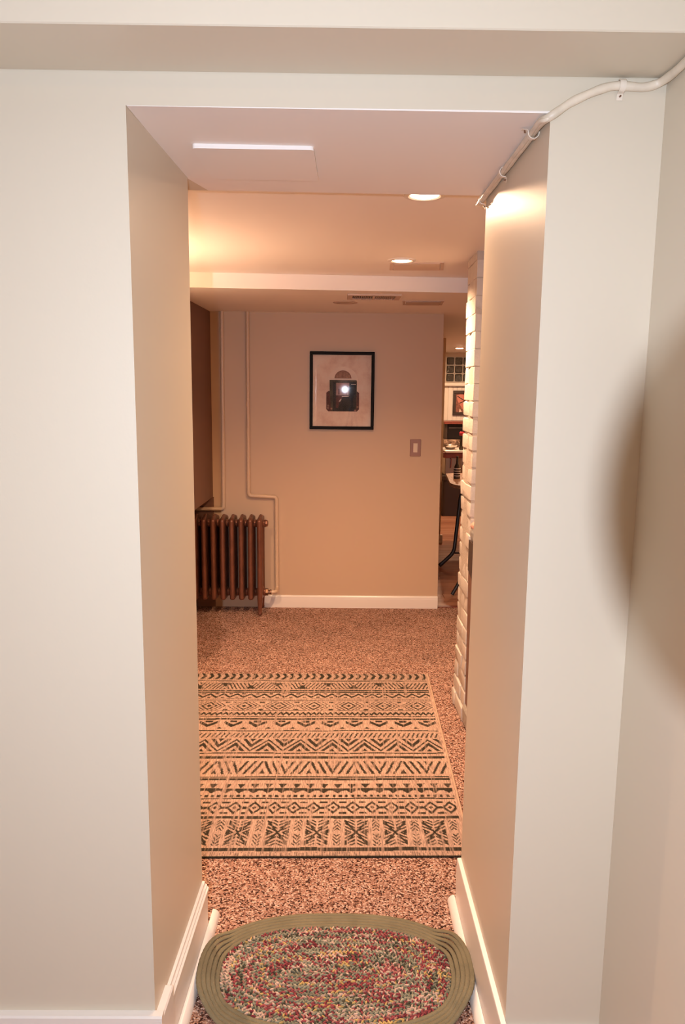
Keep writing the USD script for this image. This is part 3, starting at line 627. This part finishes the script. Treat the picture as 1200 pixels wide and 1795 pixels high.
    nv, nu = U.shape; idx = np.arange(nv * nu).reshape(nv, nu)
    q = np.stack([idx[:-1, :-1], idx[1:, :-1], idx[1:, 1:], idx[:-1, 1:]], -1).reshape(-1, 4)
    top = np.stack([X, Y, Z], -1).reshape(-1, 3)
    # skirt down to the carpet along the outline
    loop = np.concatenate([idx[0, :], idx[1:, -1], idx[-1, -2::-1], idx[-2:0:-1, 0]])
    low = top[loop].copy(); low[:, 2] = 0.0004; n0 = len(top); L = len(loop)
    sk = np.array([(loop[i], loop[(i + 1) % L], n0 + (i + 1) % L, n0 + i) for i in range(L)])
    bottom = np.array([[idx_ for idx_ in (n0, n0 + nu - 1, n0 + nu - 1 + nv - 1, n0 + 2 * nu + nv - 3)]])
    colv = np.vstack([col.reshape(-1, 3), col.reshape(-1, 3)[loop] * 0.5])
    return np.vstack([top, low]), np.vstack([q, sk, bottom]), colv

def tinted(path, v, f, col, m, loc=np.zeros(3)):
    g = UsdGeom.Mesh.Define(stage, path); v = v - loc
    g.CreatePointsAttr(Vt.Vec3fArray.FromNumpy(v.astype(np.float32)))
    g.CreateFaceVertexCountsAttr(Vt.IntArray.FromNumpy(np.full(len(f), f.shape[1], np.int32)))
    g.CreateFaceVertexIndicesAttr(Vt.IntArray.FromNumpy(f.astype(np.int32).ravel())); g.CreateSubdivisionSchemeAttr("none")
    UsdGeom.PrimvarsAPI(g).CreatePrimvar("tint", Sdf.ValueTypeNames.Color3fArray, "vertex").Set(Vt.Vec3fArray.FromNumpy(col.astype(np.float32)))
    UsdShade.MaterialBindingAPI.Apply(g.GetPrim()).Bind(m); return g
v, f, col = rug()
t = thing("patterned_rug", "large tan flat woven rug with dark geometric bands on the carpet", "rug", (-0.15, 3.2, 0))
tinted(uniq(t, "woven_field"), v, f, col, RUGM, np.array([-0.15, 3.2, 0]))
part(t, "edge_binding", tube([(0.5135 - a * (0.038 / 1.46), 4.004 - a, 0.0052) for a in np.linspace(0, 1.664, 40)], 0.0042, 8), mat("tan_rug_binding", (0.56, 0.38, 0.26), 0.9, bump=(300, 0.6, 0.003)), smooth=60)

# ------------------------------------------------------------------ braided oval mat in the doorway
CX, CY, HA, HB = 0.010, 1.815, 0.3665, 0.235
CW = 0.0118
def oval(d):
    th = np.linspace(0, 2 * np.pi, 720, endpoint=False); a, b = HA, HB; e = 2 / 2.45
    base = Polygon(np.stack([CX + a * np.sign(np.cos(th)) * np.abs(np.cos(th)) ** e, CY + b * np.sign(np.sin(th)) * np.abs(np.sin(th)) ** e], 1))
    g = base.buffer(-d, quad_segs=24)
    return None if g.is_empty else max(getattr(g, "geoms", [g]), key=lambda p: p.area)
def lift(x, y):
    """The mat lies on the carpet and climbs the shoe mouldings at both sides."""
    s = lambda t: np.clip(t, 0, 1) ** 2 * (3 - 2 * np.clip(t, 0, 1))
    return 0.0245 * s((-0.275 - x) / 0.070) + 0.030 * s((x - 0.285) / 0.070) + 0.0015
t = thing("braided_rug", "oval braided mat with green border and multicoloured centre in the doorway", "rug", (CX, CY, 0))
pal = np.array([(0.27, 0.25, 0.165), (0.21, 0.195, 0.13), (0.30, 0.065, 0.065), (0.20, 0.035, 0.04), (0.60, 0.41, 0.30), (0.55, 0.36, 0.13), (0.085, 0.075, 0.045), (0.40, 0.17, 0.135), (0.36, 0.32, 0.215)])
TH = trimesh.creation.icosphere(1, 1.0)
bv, bf = np.array(TH.vertices), np.array(TH.faces)
BV, BF, BC, nb, k = [], [], [], 0, 0
while True:
    g = oval((k + 0.5) * CW)
    if g is None or g.length < 0.05: break
    n = int(g.length / (0.0055 if k < 5 else 0.0052))
    pts = np.array([g.exterior.interpolate(i / n, normalized=True).coords[0] for i in range(n)])
    tg = np.roll(pts, -1, 0) - np.roll(pts, 1, 0); tg /= np.linalg.norm(tg, axis=1, keepdims=True); nm = np.stack([-tg[:, 1], tg[:, 0]], 1)
    if k < 5:   # green coils: flattened cords with a stitched twist
        sides = 10; a = np.arange(sides) * 2 * np.pi / sides; V = []
        for i in range(n):
            q = 1 + 0.06 * math.sin(i * 2.1)
            z = lift(*pts[i]) + 0.0050
            V.append(np.stack([pts[i][0] + nm[i][0] * 0.0068 * q * np.cos(a), pts[i][1] + nm[i][1] * 0.0068 * q * np.cos(a), z + 0.0040 * q * np.sin(a)], 1))
        Fc = np.array([(i * sides + j, ((i + 1) % n) * sides + j, ((i + 1) % n) * sides + (j + 1) % sides, i * sides + (j + 1) % sides) for i in range(n) for j in range(sides)])
        part(t, "border_coil", (np.vstack(V), Fc), GREENBRAID, smooth=True, label="plain olive green border braid" if k == 0 else None)
    else:
        strand = np.zeros(3, int)
        for i in range(n):
            sgn = 1 if i % 2 else -1
            if rng.random() < 0.42 or i < 3:
                red = meshkit.noise(np.array([pts[i][0] * 14, pts[i][1] * 22, 1.0]), 21); w = np.array([2.2, 1.5, 1.0 + 4.2 * max(red - 0.45, 0) * 2, 0.5 + 3 * max(red - 0.5, 0), 1.7, 0.75, 0.9, 0.8, 1.0])
                strand[i % 3] = rng.choice(len(pal), p=w / w.sum())
            c = pal[strand[i % 3]] * (0.88 + 0.24 * rng.random())
            ang = sgn * (0.72 + 0.3 * rng.normal()); dx = tg[i] * math.cos(ang) + nm[i] * math.sin(ang); dn = np.array([-dx[1], dx[0]])
            cc = pts[i] + nm[i] * sgn * 0.0022
            loc = bv * (0.0066 + 0.002 * rng.random(), 0.0027, 0.0036)
            V = np.stack([cc[0] + loc[:, 0] * dx[0] + loc[:, 1] * dn[0], cc[1] + loc[:, 0] * dx[1] + loc[:, 1] * dn[1], lift(*cc) + 0.0052 + 0.0012 * rng.random() + loc[:, 2] + loc[:, 0] * 0.12 * sgn], 1)
            BV.append(V); BF.append(bf + nb); BC.append(np.where(bv[:, :1] > 0.3, c, c * (0.72 + 0.5 * rng.random()))); nb += len(bv)
    k += 1
pth = uniq(t, "braided_centre"); tinted(pth, np.vstack(BV), np.vstack(BF), np.vstack(BC), YARN, np.array([CX, CY, 0]))
tag(stage.GetPrimAtPath(pth), "multicoloured centre of burgundy, sage, cream and gold braid", None, None, "stuff")
g = oval(5 * CW); under = trimesh.creation.extrude_polygon(g, 0.003, engine="earcut"); under = trimesh.Trimesh(*trimesh.remesh.subdivide_to_size(under.vertices, under.faces, 0.02)); vv = np.array(under.vertices); vv[:, 2] += lift(vv[:, 0], vv[:, 1]) - 0.0012
part(t, "backing", (vv, under.faces), GREENBRAID)

# ------------------------------------------------------------------ bar room seen in the gap
YW = 10.45
wn = thing("window_1", "glass block window high on the bar room's back wall", "window", (1.75, YW, 1.9)); tag(stage.GetPrimAtPath(wn), kind="structure")
part(wn, "window_frame", join(box(1.44, 1.475, YW - 0.04, YW, 1.665, 2.02, 0.003), box(1.475, 2.05, YW - 0.02, YW, 1.67, 2.015)), MORTAR)
for i in range(4):
    for j in range(3):
        xa, za = 1.478 + i * 0.112, 1.690 + j * 0.110
        part(wn, "glass_block", box(xa, xa + 0.098, YW - 0.045, YW - 0.018, za, za + 0.096, 0.010), GLASSBLOCK, smooth=25)
part(wn, "window_sill", box(1.43, 2.1, YW - 0.09, YW, 1.625, 1.668, 0.006), WHITE)
pn = struct("wall_bar_panelling", box(1.3, 2.4, YW - 0.018, YW - 0.001, 1.16, 1.625), WHITE, "white beadboard panelling under the glass block window", "panelling")
for i in range(12): part(pn, "bead_board", box(1.39 + i * 0.061, 1.39 + i * 0.061 + 0.058, YW - 0.028, YW - 0.018, 1.16, 1.624, 0.004), WHITE)
t = thing("leaf_picture", "dark framed red leaf picture leaning on white panelling in the bar room", "picture", (1.75, 10.40, 1.25))
for a in ((1.575, 1.93, 1.235, 1.275), (1.575, 1.93, 1.525, 1.565), (1.575, 1.615, 1.275, 1.525), (1.89, 1.93, 1.275, 1.525)): part(t, "frame_rail", box(a[0], a[1], YW - 0.055, YW - 0.028, a[2], a[3], 0.003), BLACKWOOD)
lp = part(t, "print", box(1.61, 1.895, YW - 0.040, YW - 0.032, 1.27, 1.53), INK["rust"], smooth=False)
def leaf(poly, m, k):
    q = trimesh.creation.extrude_polygon(Polygon(poly), 0.0012, engine="earcut"); v = np.array(q.vertices); part(lp, "printed_leaf", (np.stack([v[:, 0], YW - 0.040 - 0.0014 * k - v[:, 2], v[:, 1]], 1), np.array(q.faces)[:, ::-1]), m, smooth=False)
ROSE = mat("rose_leaf_ink", (0.62, 0.22, 0.16), 0.6)
leaf([(1.62, 1.50), (1.70, 1.515), (1.82, 1.46), (1.78, 1.38), (1.72, 1.30), (1.68, 1.36), (1.64, 1.42)], ROSE, 0)
leaf([(1.625, 1.49), (1.635, 1.495), (1.80, 1.395), (1.79, 1.385)], INK["black"], 1)
leaf([(1.66, 1.40), (1.75, 1.44), (1.752, 1.43), (1.665, 1.39)], INK["black"], 1)
leaf([(1.735, 1.50), (1.745, 1.50), (1.75, 1.33), (1.74, 1.33)], INK["black"], 1)
leaf([(1.66, 1.275), (1.70, 1.28), (1.67, 1.325)], INK["pale"], 1)
t = thing("back_bar", "dark wooden back bar under the leaf picture in the bar room", "bar", (1.8, 10.25, 0))
part(t, "counter_top", box(1.42, 2.5, 10.08, YW - 0.03, 1.125, 1.160, 0.004), MAROON)
part(t, "body", box(1.44, 2.45, 10.14, YW - 0.03, 0.0, 0.788, 0.004), BLACKWOOD)
part(t, "side_panel", box(1.44, 1.47, 10.12, YW - 0.03, 0.924, 1.125), BLACKWOOD)
t = thing("stereo_unit", "black stereo unit with a silver strip under the back bar's top", "stereo", (1.8, 10.2, 0.93))
part(t, "housing", box(1.475, 2.3, 10.13, YW - 0.06, 0.925, 1.118, 0.004), BLACKGLOSS)
part(t, "silver_strip", box(1.49, 2.28, 10.124, 10.13, 1.070, 1.078), STEEL, label="thin silver strip")
t = thing("stone_ledge", "mottled brown stone ledge under the black stereo unit", "ledge", (1.8, 10.15, 0.79))
part(t, "stone_face", box(1.42, 2.4, 10.06, 10.40, 0.792, 0.922, 0.006), STONESTRIP)
t = thing("drinks_counter", "white edged drinks counter with steel front in the bar room", "counter", (1.7, 9.5, 0))
part(t, "counter_top", box(1.345, 2.4, 9.40, 9.95, 0.800, 0.828, 0.006), WHITE)
part(t, "apron", box(1.33, 2.4, 9.43, 9.95, 0.735, 0.800, 0.003), MAROON)
part(t, "steel_front", box(1.36, 2.4, 9.46, 9.95, 0.515, 0.735, 0.003), STEEL, label="brushed steel front")
part(t, "base", box(1.34, 2.4, 9.44, 9.95, 0.0, 0.515, 0.004), BLACKWOOD)
part(t, "handle", tube(fillet_path([(1.425, 9.455, 0.725), (1.43, 9.43, 0.72), (1.425, 9.43, 0.62), (1.425, 9.455, 0.61)], 0.01), 0.007, 8), MAROON)
part(t, "ledge", box(1.30, 1.40, 9.41, 9.46, 0.455, 0.515, 0.004), BLACKWOOD)
t = thing("bowl", "shiny chrome bowl on the drinks counter beside the red flowers", "bowl", (1.44, 9.62, 0.828))
part(t, "bowl_body", lathe([(0.03, 0.8285), (0.06, 0.84), (0.085, 0.868), (0.09, 0.885), (0.086, 0.885), (0.05, 0.845), (0.02, 0.838)], (1.44, 9.62), 24), STEEL, smooth=60)
t = thing("flower_vase", "clear vase with a red flower beside the brick column's edge", "vase", (1.545, 9.46, 0.828))
part(t, "vase_body", lathe([(0.022, 0.8285), (0.030, 0.85), (0.018, 0.90), (0.016, 0.95), (0.024, 0.965)], (1.555, 9.47), 18), BOTTLEGLASS, smooth=60)
fl = part(t, "stem", tube(smooth_path([(1.555, 9.47, 0.94), (1.556, 9.468, 0.99), (1.555, 9.462, 1.02)]), 0.004, 6), mat("dark_stem", (0.05, 0.06, 0.02), 0.6))
for a in range(6): 
    m_ = trimesh.creation.icosphere(2, 1.0); vv = np.array(m_.vertices) * (0.018, 0.012, 0.026); an = a * math.pi / 3
    part(fl, "petal", (np.stack([vv[:, 0] * math.cos(an) - vv[:, 1] * math.sin(an) + 1.555 + 0.016 * math.cos(an), vv[:, 0] * math.sin(an) + vv[:, 1] * math.cos(an) + 9.462 + 0.016 * math.sin(an), vv[:, 2] + 1.035], 1), m_.faces), REDPETAL, smooth=True)

# table with splayed black legs, a bottle on it
t = thing("bar_table", "wooden topped table with splayed black metal legs behind the column", "table", (1.35, 6.6, 0))
part(t, "tabletop", prism([(1.035, 6.85), (1.06, 6.72), (1.12, 6.62), (2.0, 6.55), (2.0, 7.65), (1.20, 7.72), (1.11, 7.65)], 0.70, 0.73), TABLEWOOD)
part(t, "underframe", box(1.25, 1.95, 6.75, 7.5, 0.64, 0.70, 0.004), BLACKTUBE)
for yy, dx in ((6.6, 0.0), (7.35, 0.45)):
    part(t, "leg", tube(fillet_path([(0.925 + dx, yy, 0.016), (1.055 + dx, yy + 0.02, 0.135), (1.115 + dx, yy + 0.12, 0.66), (1.30 + dx, yy + 0.18, 0.68)], 0.05), 0.0165, 12), BLACKTUBE, smooth=60)
part(t, "stretcher", tube([(1.06, 6.62, 0.13), (1.9, 6.62, 0.13)], 0.008, 8), BLACKTUBE)
t = thing("folding_stool", "black metal stool foot poking out low beside the column", "stool", (1.2, 5.7, 0))
part(t, "leg", tube(fillet_path([(0.893, 5.63, 0.016), (0.945, 5.645, 0.105), (1.05, 5.68, 0.44)], 0.03), 0.0135, 12), BLACKTUBE, smooth=60)
part(t, "leg", tube([(1.42, 5.66, 0.014), (1.32, 5.68, 0.44)], 0.0135, 12), BLACKTUBE, smooth=60)
part(t, "leg", tube([(1.20, 6.02, 0.014), (1.19, 5.92, 0.44)], 0.0135, 12), BLACKTUBE, smooth=60)
part(t, "seat", lathe([(0.15, 0.44), (0.165, 0.45), (0.165, 0.475), (0.15, 0.485)], (1.19, 5.77), 28), BLACKTUBE, smooth=40)
t = thing("bottle", "dark bottle with pale stripes standing on the wooden table", "bottle", (1.155, 7.2, 0.73))
part(t, "bottle_body", lathe([(0.028, 0.7302), (0.032, 0.735), (0.032, 0.82), (0.026, 0.85), (0.012, 0.88), (0.011, 0.93), (0.013, 0.935), (0.013, 0.945)], (1.150, 7.2), 24), BOTTLEGLASS, smooth=50)
for z in (0.755, 0.778, 0.801, 0.824): part(t, "stripe", lathe([(0.0325, z), (0.0327, z + 0.008)], (1.150, 7.2), 24), WHITE, label="pale band")

# ------------------------------------------------------------------ the photographer's camera with its flash: what lights the near room and throws the round shadow
def cw(r, u, f): return EYE + np.asarray(r)[..., None] * VR + np.asarray(u)[..., None] * VU + np.asarray(f)[..., None] * VF
def cbox(r0, r1, u0, u1, f0, f1, c=0.004):
    b = box(r0, r1, u0, u1, f0, f1, c); v = np.array(b.vertices); return trimesh.Trimesh(cw(v[:, 0], v[:, 1], v[:, 2]), b.faces)
CAMBLACK = mat("camera_black_plastic", (0.02, 0.02, 0.02), 0.5)
t = thing("photo_camera", "black camera on a tripod with its flash lit, standing where the picture was taken", "camera", (0, -0.1, 0))
FLR, FLF = -0.100, -0.100
part(t, "body", cbox(-0.048, 0.048, -0.075, 0.065, -0.150, -0.075, 0.008), CAMBLACK)
part(t, "flash_arm", cbox(FLR - 0.010, -0.046, -0.028, 0.028, -0.150, FLF - 0.006, 0.003), CAMBLACK)
n = 64; th = np.arange(n) * 2 * np.pi / n; V, Fc = [], []
prof = [(0.036, -0.075), (0.039, -0.03), (0.0448, 0.040), (0.0448, 0.045), (0.0425, 0.045), (0.036, -0.0), (0.030, -0.03), (0.028, -0.070)]
for r, f_ in prof: V.append(cw(r * np.cos(th), r * np.sin(th), np.full(n, f_)))
for i in range(len(prof) - 1):
    for j in range(n): Fc.append((i * n + j, i * n + (j + 1) % n, (i + 1) * n + (j + 1) % n, (i + 1) * n + j))
part(t, "lens_barrel", (np.vstack(V), np.array(Fc)), CAMBLACK, smooth=40)
hd = cw(0.0, -0.075, -0.11)
part(t, "tripod_head", join(tube([hd, hd - np.array([0, 0, 0.05])], 0.022, 16), tube([hd - np.array([0, 0, 0.05]), (hd[0], hd[1], 1.05)], 0.014, 12)), CAMBLACK, smooth=40)
for a in (-math.pi / 2, math.pi / 6 + 0.25, 5 * math.pi / 6 - 0.25):
    top = np.array([hd[0] + 0.03 * math.cos(a), hd[1] + 0.03 * math.sin(a), 1.32]); foot = np.array([hd[0] + 0.42 * math.cos(a), hd[1] + 0.42 * math.sin(a), 0.012])
    part(t, "tripod_leg", tube([top, 0.5 * (top + foot), foot], (0.014, 0.012, 0.011), 12), CAMBLACK)
fl = UsdLux.DiskLight.Define(stage, "/World/photo_camera/flash_tube")
fl.CreateRadiusAttr(0.0045); fl.CreateIntensityAttr(FLASH_POWER); fl.CreateColorAttr(Gf.Vec3f(*FLASH_COLOR))
tilt = math.radians(9.0); aim_f = math.cos(tilt) * VF - math.sin(tilt) * VU; aim_u = math.sin(tilt) * VF + math.cos(tilt) * VU   # the flash head nods a little
fp = cw(FLR, 0.0, FLF) - np.array([0, -0.1, 0]); M = np.eye(4); M[0, :3], M[1, :3], M[2, :3], M[3, :3] = VR, aim_u, -aim_f, fp
UsdGeom.Xformable(fl).AddTransformOp().Set(Gf.Matrix4d(*M.ravel().tolist()))
